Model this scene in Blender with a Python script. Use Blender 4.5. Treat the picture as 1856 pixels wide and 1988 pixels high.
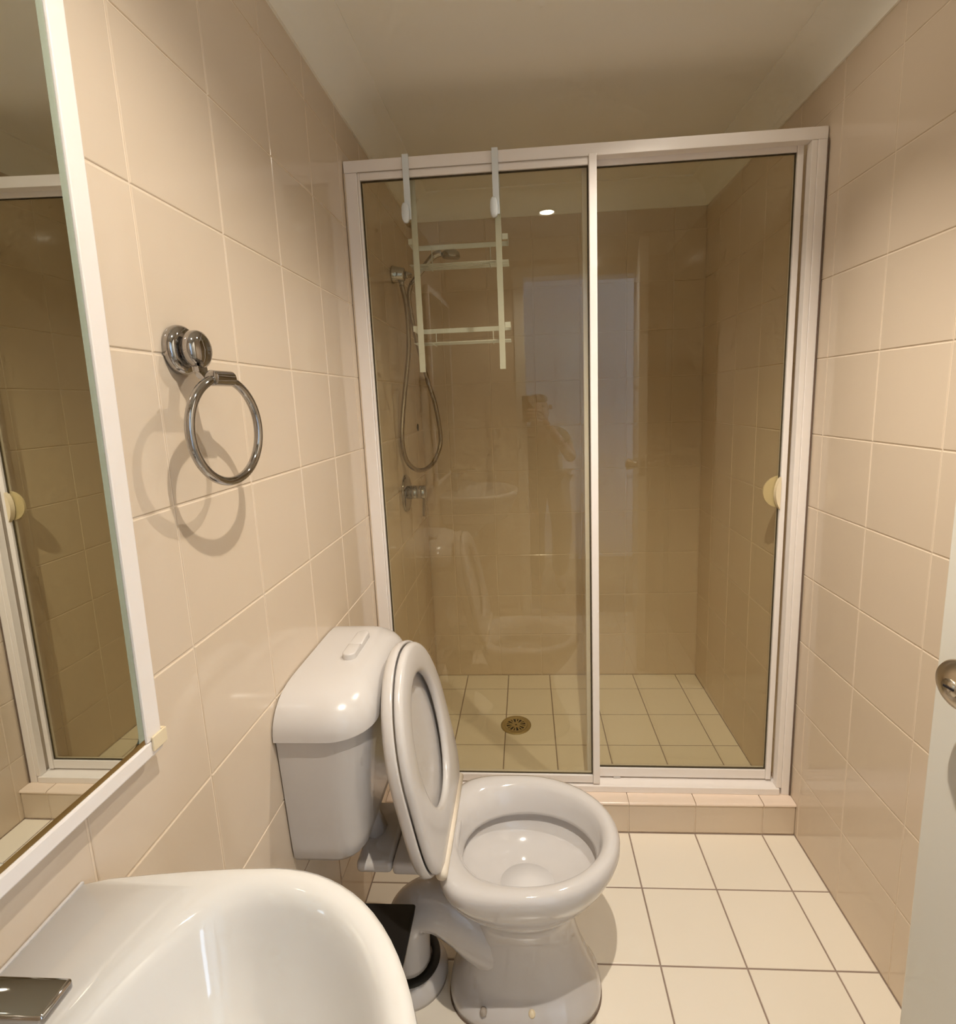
import bpy, bmesh, math, random
from mathutils import Vector, Matrix

for o in list(bpy.data.objects):
    bpy.data.objects.remove(o, do_unlink=True)
random.seed(7)
scene = bpy.context.scene
C = scene.collection

# ------------------------------------------------------------------ camera
IW = 1856.0
F_PX, CX, CY = 1013.40, 959.02, 942.12
cam_pos = Vector((0.4708, -0.1576, 1.3350))
yaw, pitch, roll = -0.0644, -0.1616, -0.0379
fwd = Vector((math.sin(yaw) * math.cos(pitch), math.cos(yaw) * math.cos(pitch), math.sin(pitch)))
right = Vector((math.cos(yaw), -math.sin(yaw), 0.0))
up = right.cross(fwd)
r2 = math.cos(roll) * right + math.sin(roll) * up
u2 = -math.sin(roll) * right + math.cos(roll) * up
cam_data = bpy.data.cameras.new('camera')
cam = bpy.data.objects.new('camera', cam_data)
C.objects.link(cam)
cam.matrix_world = Matrix(((r2.x, u2.x, -fwd.x, cam_pos.x),
                           (r2.y, u2.y, -fwd.y, cam_pos.y),
                           (r2.z, u2.z, -fwd.z, cam_pos.z),
                           (0, 0, 0, 1)))
cam_data.sensor_fit = 'HORIZONTAL'
cam_data.sensor_width = 36.0
cam_data.lens = 36.0 * F_PX / IW
cam_data.shift_x = (IW / 2 - CX) / IW
cam_data.shift_y = (CY - 994.0) / IW
cam_data.clip_start = 0.01
cam_data.clip_end = 50
scene.camera = cam

# ------------------------------------------------------------------ world, exposure
world = bpy.data.worlds.new('world')
scene.world = world
world.use_nodes = True
bg = world.node_tree.nodes['Background']
bg.inputs[0].default_value = (0.55, 0.72, 1.0, 1)      # overcast daylight outside the hall window
bg.inputs[1].default_value = 8.0
vs = scene.view_settings
vs.view_transform = 'Standard'
vs.look = 'None'
vs.gamma = 1.0
vs.use_curve_mapping = False
vs.exposure = 0.20
scene.cycles.max_bounces = 7
scene.cycles.diffuse_bounces = 5
scene.cycles.glossy_bounces = 4
scene.cycles.caustics_reflective = False
scene.cycles.caustics_refractive = False
scene.cycles.use_adaptive_sampling = True
scene.cycles.adaptive_threshold = 0.06
scene.cycles.adaptive_min_samples = 12
scene.cycles.transparent_max_bounces = 16
scene.cycles.sample_clamp_indirect = 6.0
LAMP_A, LAMP_A2, LAMP_B = 27.0, 50.0, 34.0     # flood and core of the basin lamp, lamp by the shower
LAMP_COL = (1.0, 0.905, 0.785)

# ------------------------------------------------------------------ room measures
W = 1.2505          # right wall
YB = 2.2223         # shower back wall
YD = -0.25          # door wall
ZC = 2.19           # ceiling
ZK = 2.10           # lower edge of the cornice
TS = 0.2            # tile pitch
G = 0.0026          # joint


# ------------------------------------------------------------------ materials
def mat(name, col, rough=0.5, metal=0.0, ior=1.5, bump=None, bump_s=0.1, var=0.0, coat=0.0, spec=None, rand=0.0):
    m = bpy.data.materials.new(name)
    m.use_nodes = True
    nt = m.node_tree
    b = nt.nodes['Principled BSDF']
    b.inputs['Base Color'].default_value = (*col, 1)
    b.inputs['Roughness'].default_value = rough
    b.inputs['Metallic'].default_value = metal
    b.inputs['IOR'].default_value = ior
    if coat:
        b.inputs['Coat Weight'].default_value = coat
    if spec is not None:
        b.inputs['Specular IOR Level'].default_value = spec
    if bump or var:
        tc = nt.nodes.new('ShaderNodeTexCoord')
        geo = nt.nodes.new('ShaderNodeNewGeometry')
    if bump:
        n = nt.nodes.new('ShaderNodeTexNoise')
        n.inputs['Scale'].default_value = bump
        n.inputs['Detail'].default_value = 2.0
        nt.links.new(geo.outputs['Position'], n.inputs['Vector'])
        bp = nt.nodes.new('ShaderNodeBump')
        bp.inputs['Strength'].default_value = bump_s
        bp.inputs['Distance'].default_value = 0.002
        nt.links.new(n.outputs['Fac'], bp.inputs['Height'])
        nt.links.new(bp.outputs['Normal'], b.inputs['Normal'])
    if var or rand:
        if var:
            n2 = nt.nodes.new('ShaderNodeTexNoise')
            n2.inputs['Scale'].default_value = 6.0
            n2.inputs['Detail'].default_value = 4.0
            nt.links.new(geo.outputs['Position'], n2.inputs['Vector'])
            src = n2.outputs['Fac']
            amt = var
        else:
            oi = nt.nodes.new('ShaderNodeObjectInfo')
            src = oi.outputs['Random']
            amt = rand
        mr = nt.nodes.new('ShaderNodeMapRange')
        mr.inputs['To Min'].default_value = 1.0 - amt
        mr.inputs['To Max'].default_value = 1.0 + amt
        nt.links.new(src, mr.inputs['Value'])
        mx = nt.nodes.new('ShaderNodeVectorMath')
        mx.operation = 'SCALE'
        mx.inputs[0].default_value = col
        nt.links.new(mr.outputs['Result'], mx.inputs['Scale'])
        nt.links.new(mx.outputs['Vector'], b.inputs['Base Color'])
    return m


M = {}
M['wall_tile'] = mat('cream_glazed_tile', (0.685, 0.575, 0.45), 0.10, bump=9.0, bump_s=0.05, rand=0.018)
M['wall_grout'] = mat('cream_wall_grout', (0.735, 0.625, 0.495), 0.8)
M['floor_tile'] = mat('ivory_floor_tile', (0.84, 0.775, 0.66), 0.24, bump=14.0, bump_s=0.05, rand=0.015)
M['floor_grout'] = mat('brown_floor_grout', (0.30, 0.23, 0.185), 0.85, var=0.25)
M['kerb_tile'] = mat('pink_cream_edge_tile', (0.82, 0.68, 0.56), 0.2, rand=0.03)
M['plaster'] = mat('ceiling_paint', (0.91, 0.89, 0.81), 0.75, bump=60.0, bump_s=0.04)
M['cornice'] = mat('cornice_paint', (0.90, 0.88, 0.80), 0.7)
M['alu'] = mat('white_powder_coat', (0.87, 0.82, 0.78), 0.32)
M['seal'] = mat('brown_black_seal', (0.06, 0.045, 0.02), 0.6)
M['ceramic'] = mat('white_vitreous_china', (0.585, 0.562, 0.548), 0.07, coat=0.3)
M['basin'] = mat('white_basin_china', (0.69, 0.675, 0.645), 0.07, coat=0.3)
M['plastic'] = mat('white_gloss_plastic', (0.575, 0.548, 0.525), 0.2)
M['yellowed'] = mat('yellowed_plastic', (0.80, 0.71, 0.58), 0.3)
M['cream_plastic'] = mat('cream_plastic', (0.78, 0.67, 0.47), 0.35)
M['chrome'] = mat('chrome', (0.44, 0.43, 0.425), 0.05, metal=1.0)
M['satin'] = mat('satin_nickel', (0.52, 0.46, 0.37), 0.28, metal=1.0)
M['hose'] = mat('spiral_metal_hose', (0.36, 0.31, 0.25), 0.25, metal=1.0, bump=400.0, bump_s=0.3)
M['brass'] = mat('tarnished_brass', (0.40, 0.30, 0.13), 0.42, metal=0.3, var=0.3)
M['black'] = mat('black_plastic', (0.006, 0.005, 0.004), 0.6)
M['dark'] = mat('dark_void', (0.01, 0.006, 0.006), 0.9)
M['rubber'] = mat('black_rubber', (0.012, 0.011, 0.010), 0.55)
M['greyplastic'] = mat('grey_plastic', (0.36, 0.31, 0.26), 0.45)
M['rackwhite'] = mat('white_coated_wire', (0.70, 0.75, 0.77), 0.4)
M['door'] = mat('off_white_door_paint', (0.72, 0.70, 0.62), 0.35, bump=30.0, bump_s=0.03)
M['gold'] = mat('corroded_gold_edge', (0.30, 0.20, 0.07), 0.4, metal=0.8, var=0.5)
M['mirror'] = mat('mirror_silver', (0.80, 0.82, 0.76), 0.01, metal=1.0)
M['greenedge'] = mat('green_glass_edge', (0.30, 0.34, 0.27), 0.1)
M['water'] = mat('still_water', (0.67, 0.65, 0.64), 0.02, ior=1.33)
M['carpet'] = mat('bedroom_carpet', (0.30, 0.22, 0.15), 0.95, bump=300.0, bump_s=0.4)
M['bedwall'] = mat('bedroom_wall_paint', (0.74, 0.74, 0.74), 0.8)
M['silicone'] = mat('grimy_silicone', (0.16, 0.11, 0.08), 0.5)
M['cream_bead'] = mat('cream_silicone', (0.62, 0.52, 0.41), 0.5)


def glass_mat(name, tint, ior=1.6):
    m = bpy.data.materials.new(name)
    m.use_nodes = True
    nt = m.node_tree
    nt.nodes.clear()
    out = nt.nodes.new('ShaderNodeOutputMaterial')
    tr = nt.nodes.new('ShaderNodeBsdfTransparent')
    tr.inputs['Color'].default_value = (*tint, 1)
    gl = nt.nodes.new('ShaderNodeBsdfGlossy')
    gl.inputs['Roughness'].default_value = 0.0
    fr = nt.nodes.new('ShaderNodeFresnel')
    geo = nt.nodes.new('ShaderNodeNewGeometry')
    mr = nt.nodes.new('ShaderNodeMapRange')       # same air-to-glass index on both faces of the pane
    mr.inputs['To Min'].default_value = ior
    mr.inputs['To Max'].default_value = 1.0 / ior
    mix = nt.nodes.new('ShaderNodeMixShader')
    nt.links.new(geo.outputs['Backfacing'], mr.inputs['Value'])
    nt.links.new(mr.outputs['Result'], fr.inputs['IOR'])
    nt.links.new(fr.outputs['Fac'], mix.inputs['Fac'])
    nt.links.new(tr.outputs['BSDF'], mix.inputs[1])
    nt.links.new(gl.outputs['BSDF'], mix.inputs[2])
    nt.links.new(mix.outputs['Shader'], out.inputs['Surface'])
    return m


M['glass'] = glass_mat('slightly_tinted_glass', (0.957, 0.940, 0.858))     # per face, two faces per pane
M['clear'] = glass_mat('clear_window_glass', (0.97, 0.98, 0.97))


def emit_mat(name, col, s):
    m = bpy.data.materials.new(name)
    m.use_nodes = True
    nt = m.node_tree
    nt.nodes.clear()
    out = nt.nodes.new('ShaderNodeOutputMaterial')
    e = nt.nodes.new('ShaderNodeEmission')
    e.inputs['Color'].default_value = (*col, 1)
    e.inputs['Strength'].default_value = s
    nt.links.new(e.outputs['Emission'], out.inputs['Surface'])
    return m


M['lamp'] = emit_mat('lamp_lens_glow', (1.0, 0.9, 0.75), 60.0)


# ------------------------------------------------------------------ mesh helpers
def mesh_obj(name, verts, faces, material, parent=None, smooth=False, bevel=0.0, bseg=2):
    me = bpy.data.meshes.new(name)
    me.from_pydata([tuple(v) for v in verts], [], faces)
    bm = bmesh.new()
    bm.from_mesh(me)
    bmesh.ops.remove_doubles(bm, verts=bm.verts, dist=1e-6)
    bmesh.ops.recalc_face_normals(bm, faces=bm.faces)
    if bevel:
        bmesh.ops.bevel(bm, geom=list(bm.edges), offset=bevel, segments=bseg, profile=0.5, affect='EDGES')
    for f in bm.faces:
        f.smooth = smooth
    bm.to_mesh(me)
    bm.free()
    me.materials.append(M[material] if isinstance(material, str) else material)
    o = bpy.data.objects.new(name, me)
    C.objects.link(o)
    if parent:
        o.parent = parent
    return o


BOXF = [(0, 3, 2, 1), (4, 5, 6, 7), (0, 1, 5, 4), (1, 2, 6, 5), (2, 3, 7, 6), (3, 0, 4, 7)]


def boxv(x0, x1, y0, y1, z0, z1):
    return [(x0, y0, z0), (x1, y0, z0), (x1, y1, z0), (x0, y1, z0), (x0, y0, z1), (x1, y0, z1), (x1, y1, z1), (x0, y1, z1)]


def box(name, x0, x1, y0, y1, z0, z1, material, parent=None, bevel=0.0, bseg=2, smooth=False):
    return mesh_obj(name, boxv(x0, x1, y0, y1, z0, z1), BOXF, material, parent, smooth, bevel, bseg)


def boxes(name, lst, material, parent=None):
    v, f = [], []
    for b in lst:
        k = len(v)
        v += boxv(*b)
        f += [tuple(i + k for i in q) for q in BOXF]
    me = bpy.data.meshes.new(name)
    me.from_pydata(v, [], f)
    me.materials.append(M[material])
    o = bpy.data.objects.new(name, me)
    C.objects.link(o)
    if parent:
        o.parent = parent
    return o


def loft_data(rings, cap0=True, cap1=True, closed=True):
    v, f = [], []
    n = len(rings[0])
    for r in rings:
        v += [tuple(p) for p in r]
    for k in range(len(rings) - 1):
        for i in range(n if closed else n - 1):
            j = (i + 1) % n
            f.append((k * n + i, k * n + j, (k + 1) * n + j, (k + 1) * n + i))
    if cap0:
        f.append(tuple(range(n))[::-1])
    if cap1:
        f.append(tuple(range((len(rings) - 1) * n, len(rings) * n)))
    return v, f


def loft(name, rings, material, parent=None, cap0=True, cap1=True, smooth=True):
    v, f = loft_data(rings, cap0, cap1)
    return mesh_obj(name, v, f, material, parent, smooth)


def smooth_path(pts, sub=6):
    P = [Vector(p) for p in pts]
    out = []
    for i in range(len(P) - 1):
        p0 = P[max(i - 1, 0)]
        p1, p2 = P[i], P[i + 1]
        p3 = P[min(i + 2, len(P) - 1)]
        for k in range(sub):
            t = k / sub
            out.append(0.5 * ((2 * p1) + (p2 - p0) * t + (2 * p0 - 5 * p1 + 4 * p2 - p3) * t * t + (3 * p1 - p0 - 3 * p2 + p3) * t ** 3))
    out.append(P[-1])
    return out


def tube_rings(path, rad, n=12, sx=1.0):
    P = [Vector(p) for p in path]
    rings = []
    ref = Vector((0, 0, 1))
    prev = None
    for i, p in enumerate(P):
        t = (P[min(i + 1, len(P) - 1)] - P[max(i - 1, 0)]).normalized()
        if prev is None:
            a = ref if abs(t.dot(ref)) < 0.9 else Vector((1, 0, 0))
            nrm = (a - t * a.dot(t)).normalized()
        else:
            nrm = (prev - t * prev.dot(t)).normalized()
        prev = nrm
        b = t.cross(nrm)
        r = rad[i] if isinstance(rad, (list, tuple)) else rad
        rings.append([p + (nrm * math.cos(2 * math.pi * k / n) + b * sx * math.sin(2 * math.pi * k / n)) * r for k in range(n)])
    return rings


def tube(name, path, rad, material, parent=None, n=12, caps=True):
    return loft(name, tube_rings(path, rad, n), material, parent, caps, caps)


def lathe(name, prof, material, parent=None, origin=(0, 0, 0), axis=(0, 0, 1), n=32, smooth=True, hollow=False):
    """prof: list of (radius, height along axis)."""
    ax = Vector(axis).normalized()
    a = Vector((1, 0, 0)) if abs(ax.x) < 0.9 else Vector((0, 1, 0))
    e1 = (a - ax * a.dot(ax)).normalized()
    e2 = ax.cross(e1)
    o = Vector(origin)
    rings = []
    for r, h in prof:
        r = max(r, 1e-5)
        rings.append([o + ax * h + (e1 * math.cos(2 * math.pi * k / n) + e2 * math.sin(2 * math.pi * k / n)) * r for k in range(n)])
    if hollow:
        return loft(name, rings + [rings[0]], material, parent, False, False, smooth)
    return loft(name, rings, material, parent, True, True, smooth)


def empty(name, loc=(0, 0, 0), rz=0.0):
    o = bpy.data.objects.new(name, None)
    o.empty_display_size = 0.05
    C.objects.link(o)
    o.location = loc
    o.rotation_euler = (0, 0, rz)
    return o


def tag(o, label, cat=None, group=None, kind=None):
    if label:
        o['label'] = label
    if cat:
        o['category'] = cat
    if group:
        o['group'] = group
    if kind:
        o['kind'] = kind
    return o


def edge_smooth(o, ang=40):
    for p in o.data.polygons:
        p.use_smooth = True
    try:
        o.data.set_sharp_from_angle(angle=math.radians(ang))
    except Exception:
        pass
    return o


def sgnpow(c, e):
    return math.copysign(abs(c) ** e, c)


def egg(cx, cy, z, af, ab, b, nf=2.0, nb=2.0, N=64):
    out = []
    for k in range(N):
        t = 2 * math.pi * k / N
        c, s = math.cos(t), math.sin(t)
        n = nf if c >= 0 else nb
        out.append(Vector((cx + (af if c >= 0 else ab) * sgnpow(c, 2 / n), cy + b * sgnpow(s, 2 / n), z)))
    return out


# ------------------------------------------------------------------ tiles
tile_cache = {}


def tile_mesh(w, h, material, gap=G, bev=0.0016, depth=0.006):
    key = (round(w, 4), round(h, 4), material, gap)
    if key in tile_cache:
        return tile_cache[key]
    a, b = (w - gap) / 2, (h - gap) / 2
    v, f = [], []
    for (dx, z) in ((0, -depth), (0, -bev), (bev * 0.35, -bev * 0.35), (bev, 0.0)):
        x, y = a - dx, b - dx
        v += [(-x, -y, z), (x, -y, z), (x, y, z), (-x, y, z)]
    for k in range(3):
        for i in range(4):
            j = (i + 1) % 4
            f.append((k * 4 + i, k * 4 + j, k * 4 + 4 + j, k * 4 + 4 + i))
    f.append((12, 13, 14, 15))
    me = bpy.data.meshes.new('tile')
    me.from_pydata(v, [], f)
    me.materials.append(M[material])
    tile_cache[key] = me
    return me


def cuts(lo, hi, start, pitch=TS, minw=0.012):
    k = math.floor((lo - start) / pitch)
    xs = [lo]
    x = start + k * pitch
    while x < hi - 1e-6:
        if x > lo + minw and x < hi - minw:
            xs.append(x)
        x += pitch
    xs.append(hi)
    return xs


def tile_field(parent, origin, eu, ev, us, vs_, material, name='tile', gap=G, skip=None, tilt=0.0009):
    """tiles on the plane origin + u*eu + v*ev, facing eu x ev."""
    O, U, V = Vector(origin), Vector(eu), Vector(ev)
    Nn = U.cross(V)
    base = Matrix((U, V, Nn)).transposed()
    for i in range(len(us) - 1):
        for j in range(len(vs_) - 1):
            u0, u1, v0, v1 = us[i], us[i + 1], vs_[j], vs_[j + 1]
            if skip and skip(u0, u1, v0, v1):
                continue
            me = tile_mesh(u1 - u0, v1 - v0, material, gap)
            o = bpy.data.objects.new(name, me)
            C.objects.link(o)
            p = O + U * (u0 + u1) / 2 + V * (v0 + v1) / 2
            rot = Matrix.Rotation(random.uniform(-tilt, tilt), 3, 'X') @ Matrix.Rotation(random.uniform(-tilt, tilt), 3, 'Y')
            o.matrix_local = Matrix.Translation(p) @ (base @ rot).to_4x4()
            o.parent = parent


REC = 0.0014
zs = cuts(0.0, ZK + 0.004, 0.0105)

wall_left = box('wall_left', -0.12, -REC, YD - 0.1, YB + 0.1, -0.1, 2.3, 'wall_grout')
tag(wall_left, 'cream glazed tile wall carrying the mirror, towel ring and cistern', kind='structure')
tile_field(wall_left, (0, 0, 0), (0, 1, 0), (0, 0, 1), cuts(YD, YB, 0.4998), zs, 'wall_tile', 'wall_tile')

wall_right = box('wall_right', W + REC, W + 0.12, YD - 0.1, YB + 0.1, -0.1, 2.3, 'wall_grout')
tag(wall_right, 'cream glazed tile wall behind the open door', kind='structure')
tile_field(wall_right, (W, 0, 0), (0, -1, 0), (0, 0, 1), [-y for y in cuts(YD, YB, 1.0685)][::-1], zs, 'wall_tile', 'wall_tile')

wall_back = box('wall_back', -0.002, W + 0.002, YB + REC, YB + 0.12, -0.1, 2.3, 'wall_grout')
tag(wall_back, 'cream tile wall at the back of the shower', kind='structure')
tile_field(wall_back, (0, YB, 0), (1, 0, 0), (0, 0, 1), cuts(0.0, W, 0.1184), zs, 'wall_tile', 'wall_tile')

# wall with the doorway behind the camera
DX0, DX1, DZ = 0.43, 1.10, 2.02
YT = YD - 0.11
wall_front = boxes('wall_front', [(-0.002, DX0, YT, YD - REC, -0.1, 2.3), (DX1, W + 0.002, YT, YD - REC, -0.1, 2.3),
                                  (DX0, DX1, YT, YD - REC, DZ, 2.3)], 'wall_grout')
tag(wall_front, 'tiled wall with the doorway to the bedroom', kind='structure')
tile_field(wall_front, (0, YD, 0), (-1, 0, 0), (0, 0, 1), [-0.385, -0.2, 0.0], zs, 'wall_tile', 'wall_tile')
tile_field(wall_front, (0, YD, 0), (-1, 0, 0), (0, 0, 1), [-W, -1.147], zs, 'wall_tile', 'wall_tile')
jamb = boxes('trim_5', [(DX0 - 0.045, DX0 + 0.012, YT - 0.01, YD + 0.014, 0.0, DZ + 0.045),
                        (DX1 - 0.012, DX1 + 0.045, YT - 0.01, YD + 0.014, 0.0, DZ + 0.045),
                        (DX0 + 0.012, DX1 - 0.012, YT - 0.01, YD + 0.014, DZ - 0.012, DZ + 0.045)], 'door')
tag(jamb, 'off-white painted frame around the doorway', kind='structure')

floor = box('floor', -0.01, W + 0.01, YD - 0.11, YB + 0.01, -0.12, -REC, 'floor_grout')
tag(floor, 'ivory square tile floor with brown joints', kind='structure')
DR = (0.397, 1.8205, 0.0625)


def floor_skip(u0, u1, v0, v1):
    return v0 > 1.28 and v1 < 1.43


tile_field(floor, (0, 0, 0), (1, 0, 0), (0, 1, 0), cuts(0.0, W, 0.7547), cuts(YD, 1.2826, 1.0973), 'floor_tile', 'floor_tile', gap=0.0036)
tile_field(floor, (0, 0, 0), (1, 0, 0), (0, 1, 0), cuts(0.0, W, 0.7547), cuts(1.42, YB, 1.0973), 'floor_tile', 'floor_tile', gap=0.0036)

ceiling = box('ceiling', -0.05, W + 0.05, YD - 0.1, YB + 0.05, ZC, ZC + 0.12, 'plaster')
tag(ceiling, 'plain painted plaster ceiling', kind='structure')


def cornice(name, p0, p1, inward, label):
    """concave cove between the wall top and the ceiling, from p0 to p1 at the wall face."""
    p0, p1, n = Vector(p0), Vector(p1), Vector(inward)
    c = ZC - ZK
    prof = [(0.0, 0.0), (0.006, 0.0)]
    for k in range(11):
        a = math.pi / 2 * k / 10
        prof.append((0.006 + (c - 0.012) * (1 - math.cos(a)), 0.006 + (c - 0.012) * math.sin(a)))
    prof += [(c, c - 0.004), (c, c + 0.001), (0.0, c + 0.001)]
    rings = []
    for p in (p0, p1):
        rings.append([p + n * d + Vector((0, 0, ZK + h)) for d, h in prof])
    o = loft(name, rings, 'cornice', None)
    edge_smooth(o, 50)
    return tag(o, label, kind='structure')


cornice('trim_1', (0, YD, 0), (0, YB, 0), (1, 0, 0), 'cove cornice along the left wall')
cornice('trim_2', (W, YD, 0), (W, YB, 0), (-1, 0, 0), 'cove cornice along the right wall')
cornice('trim_3', (0, YB, 0), (W, YB, 0), (0, -1, 0), 'cove cornice along the shower back wall')
cornice('trim_4', (0, YD, 0), (W, YD, 0), (0, 1, 0), 'cove cornice above the doorway')

# shower kerb
kerb = box('shower_kerb', 0.001, W - 0.001, 1.2850, 1.418, -0.002, 0.0975, 'wall_grout')
tag(kerb, 'low tiled kerb under the shower screen', kind='structure')
kx = cuts(0.0, W, 0.7547)
tile_field(kerb, (0, 1.2826, 0), (1, 0, 0), (0, 0, 1), kx, [0.001, 0.0975], 'wall_tile', 'kerb_tile')
tile_field(kerb, (0, 1.420, 0), (-1, 0, 0), (0, 0, 1), [-x for x in kx][::-1], [0.001, 0.0975], 'wall_tile', 'kerb_tile')
for i in range(len(kx) - 1):
    prof = [(1.2805, 0.0965), (1.2785, 0.0985), (1.2785, 0.1015), (1.2805, 0.1040), (1.2850, 0.1052), (1.42, 0.1052), (1.42, 0.0965)]
    rings = [[(x, y, z) for y, z in prof] for x in (kx[i] + 0.0012, kx[i + 1] - 0.0012)]
    edge_smooth(loft('nosing_tile', rings, 'kerb_tile', kerb), 40)

# hall beyond the doorway, lit by daylight from a side window
HY = -1.42
bf = box('floor_hall', -1.6, 2.3, HY - 0.1, YT, -0.12, -0.004, 'carpet')
tag(bf, 'brown carpet of the room beyond the doorway', kind='structure')
bc = box('ceiling_hall', -1.6, 2.3, HY - 0.1, YT, 2.45, 2.55, 'plaster')
tag(bc, 'ceiling of the room beyond the doorway', kind='structure')
bw = box('wall_hall', -1.6, 2.3, HY - 0.1, HY, -0.004, 2.45, 'bedwall')
tag(bw, 'pale wall facing the doorway', kind='structure')
wy0, wy1, wz0, wz1 = HY + 0.06, YT - 0.14, 0.35, 2.25
bs = boxes('wall_hall_sides', [(-1.7, -1.6, HY - 0.1, YT, -0.004, 2.45), (2.2, 2.3, HY, YT, -0.004, wz0), (2.2, 2.3, HY, YT, wz1, 2.45),
                               (2.2, 2.3, HY, wy0, wz0, wz1), (2.2, 2.3, wy1, YT, wz0, wz1),
                               (-1.6, -0.12, YT - 0.05, YT, -0.004, 2.45), (W + 0.12, 2.2, YT - 0.05, YT, -0.004, 2.45)], 'bedwall')
tag(bs, 'side walls of the room beyond the doorway', kind='structure')
win = boxes('window_1', [(2.22, 2.28, wy0, wy1, wz0, wz0 + 0.04), (2.22, 2.28, wy0, wy1, wz1 - 0.04, wz1), (2.22, 2.28, wy0, wy0 + 0.04, wz0, wz1),
                         (2.22, 2.28, wy1 - 0.04, wy1, wz0, wz1)], 'alu')
tag(win, 'tall window lighting the room beyond the doorway', kind='structure')
box('window_pane', 2.248, 2.252, wy0 + 0.04, wy1 - 0.04, wz0 + 0.04, wz1 - 0.04, 'clear', win)


# ------------------------------------------------------------------ downlights
def downlight(loc, beams, label):
    r = empty('downlight', loc)
    tag(r, label, 'lamp')
    lathe('trim_ring', [(0.034, 0.0), (0.046, 0.0), (0.048, -0.003), (0.046, -0.006), (0.036, -0.008), (0.034, -0.005)], 'alu', r, hollow=True)
    lathe('lens', [(0.0001, 0.0), (0.032, 0.0), (0.032, -0.004), (0.0001, -0.005)], 'lamp', r)
    for en, sz, bl, aim in beams:
        ld = bpy.data.lights.new('downlight_beam', 'SPOT')
        ld.energy = en
        ld.color = LAMP_COL
        ld.spot_size = math.radians(sz)
        ld.spot_blend = bl
        ld.shadow_soft_size = 0.009
        lo = bpy.data.objects.new('beam', ld)
        C.objects.link(lo)
        lo.parent = r
        lo.location = (0, 0, -0.03)
        lo.rotation_euler = Vector(aim).to_track_quat('-Z', 'Y').to_euler()
    return r


downlight((0.572, 0.235, ZC), [(LAMP_A, 142, 0.6, (0, 0, -1)), (LAMP_A2, 85, 1.0, (0.15, 0.40, -1))], 'round recessed ceiling downlight over the basin')
downlight((0.92, 1.03, ZC), [(LAMP_B, 112, 1.0, (-0.25, 0.0, -1.0))], 'round recessed ceiling downlight nearer the shower')

# ------------------------------------------------------------------ shower screen
SR = -0.011
scr = empty('shower_screen', (0, 1.334, 0), SR)
tag(scr, 'framed sliding shower screen with white rails and faintly tinted glass', 'shower screen')
W2 = W - 0.003
mesh_obj('head_rail', boxv(0.002, W2, 0.0, 0.030, 1.950, 1.980), BOXF, 'alu', scr, False, 0.0015)
box('head_cap', 0.002, W2, 0.0301, 0.060, 1.9695, 1.980, 'alu', scr)
box('head_groove', 0.040, 0.672, -0.0006, 0.0, 1.9475, 1.9495, 'greyplastic', scr)
mesh_obj('sill_track', boxv(0.0415, 1.2175, -0.004, 0.062, 0.1052, 0.127), BOXF, 'alu', scr, False, 0.002)
mesh_obj('wall_post', boxv(0.002, 0.037, 0.0005, 0.060, 0.1052, 1.9495), BOXF, 'alu', scr, False, 0.002)
mesh_obj('wall_post', boxv(1.2235, W2, -0.002, 0.060, 0.1052, 1.9495), BOXF, 'alu', scr, False, 0.002)
mesh_obj('post_lip', boxv(1.2085, 1.2232, -0.0005, 0.0235, 0.1275, 1.9495), BOXF, 'alu', scr, False, 0.0015)
# fixed panel
mesh_obj('panel_stile', boxv(0.0375, 0.044, 0.004, 0.026, 0.1275, 1.9495), BOXF, 'alu', scr, False, 0.001)
mesh_obj('panel_stile', boxv(0.6525, 0.6735, -0.002, 0.028, 0.132, 1.956), BOXF, 'alu', scr, False, 0.002)
mesh_obj('panel_rail', boxv(0.0442, 0.6523, 0.002, 0.026, 1.9305, 1.9490), BOXF, 'alu', scr, False, 0.0015)
mesh_obj('panel_rail', boxv(0.0442, 0.6523, 0.002, 0.026, 0.133, 0.1585), BOXF, 'alu', scr, False, 0.0015)
gl1 = box('glass_pane', 0.0445, 0.652, 0.012, 0.016, 0.1588, 1.9302, 'glass', scr)
tag(gl1, 'fixed glass pane')
boxes('glazing_seal', [(0.0445, 0.0475, 0.0085, 0.0118, 0.1588, 1.9302), (0.649, 0.652, 0.0085, 0.0118, 0.1588, 1.9302),
                       (0.0475, 0.649, 0.0085, 0.0118, 1.9262, 1.9302), (0.0475, 0.649, 0.0085, 0.0118, 0.1588, 0.1615)], 'seal', scr)
# sliding panel, set behind
ys0, ys1 = 0.0305, 0.0505
mesh_obj('panel_stile', boxv(0.6380, 0.6580, ys0, ys1, 0.134, 1.956), BOXF, 'alu', scr, False, 0.0015)
mesh_obj('panel_stile', boxv(1.1880, 1.2035, ys0 - 0.003, ys1, 0.134, 1.956), BOXF, 'alu', scr, False, 0.0015)
mesh_obj('panel_rail', boxv(0.6582, 1.1878, ys0, ys1, 1.9360, 1.9555), BOXF, 'alu', scr, False, 0.0015)
mesh_obj('panel_rail', boxv(0.6582, 1.1878, ys0, ys1, 0.134, 0.1645), BOXF, 'alu', scr, False, 0.0015)
gl2 = box('glass_pane', 0.6585, 1.1877, 0.038, 0.042, 0.1648, 1.9357, 'glass', scr)
tag(gl2, 'sliding glass pane')
boxes('glazing_seal', [(0.6585, 0.661, 0.0345, 0.0378, 0.1648, 1.9357), (1.1847, 1.1877, 0.0345, 0.0378, 0.1648, 1.9357),
                       (0.661, 1.1847, 0.0345, 0.0378, 1.9325, 1.9357), (0.661, 1.1847, 0.0345, 0.0378, 0.1648, 0.1690)], 'seal', scr)


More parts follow.
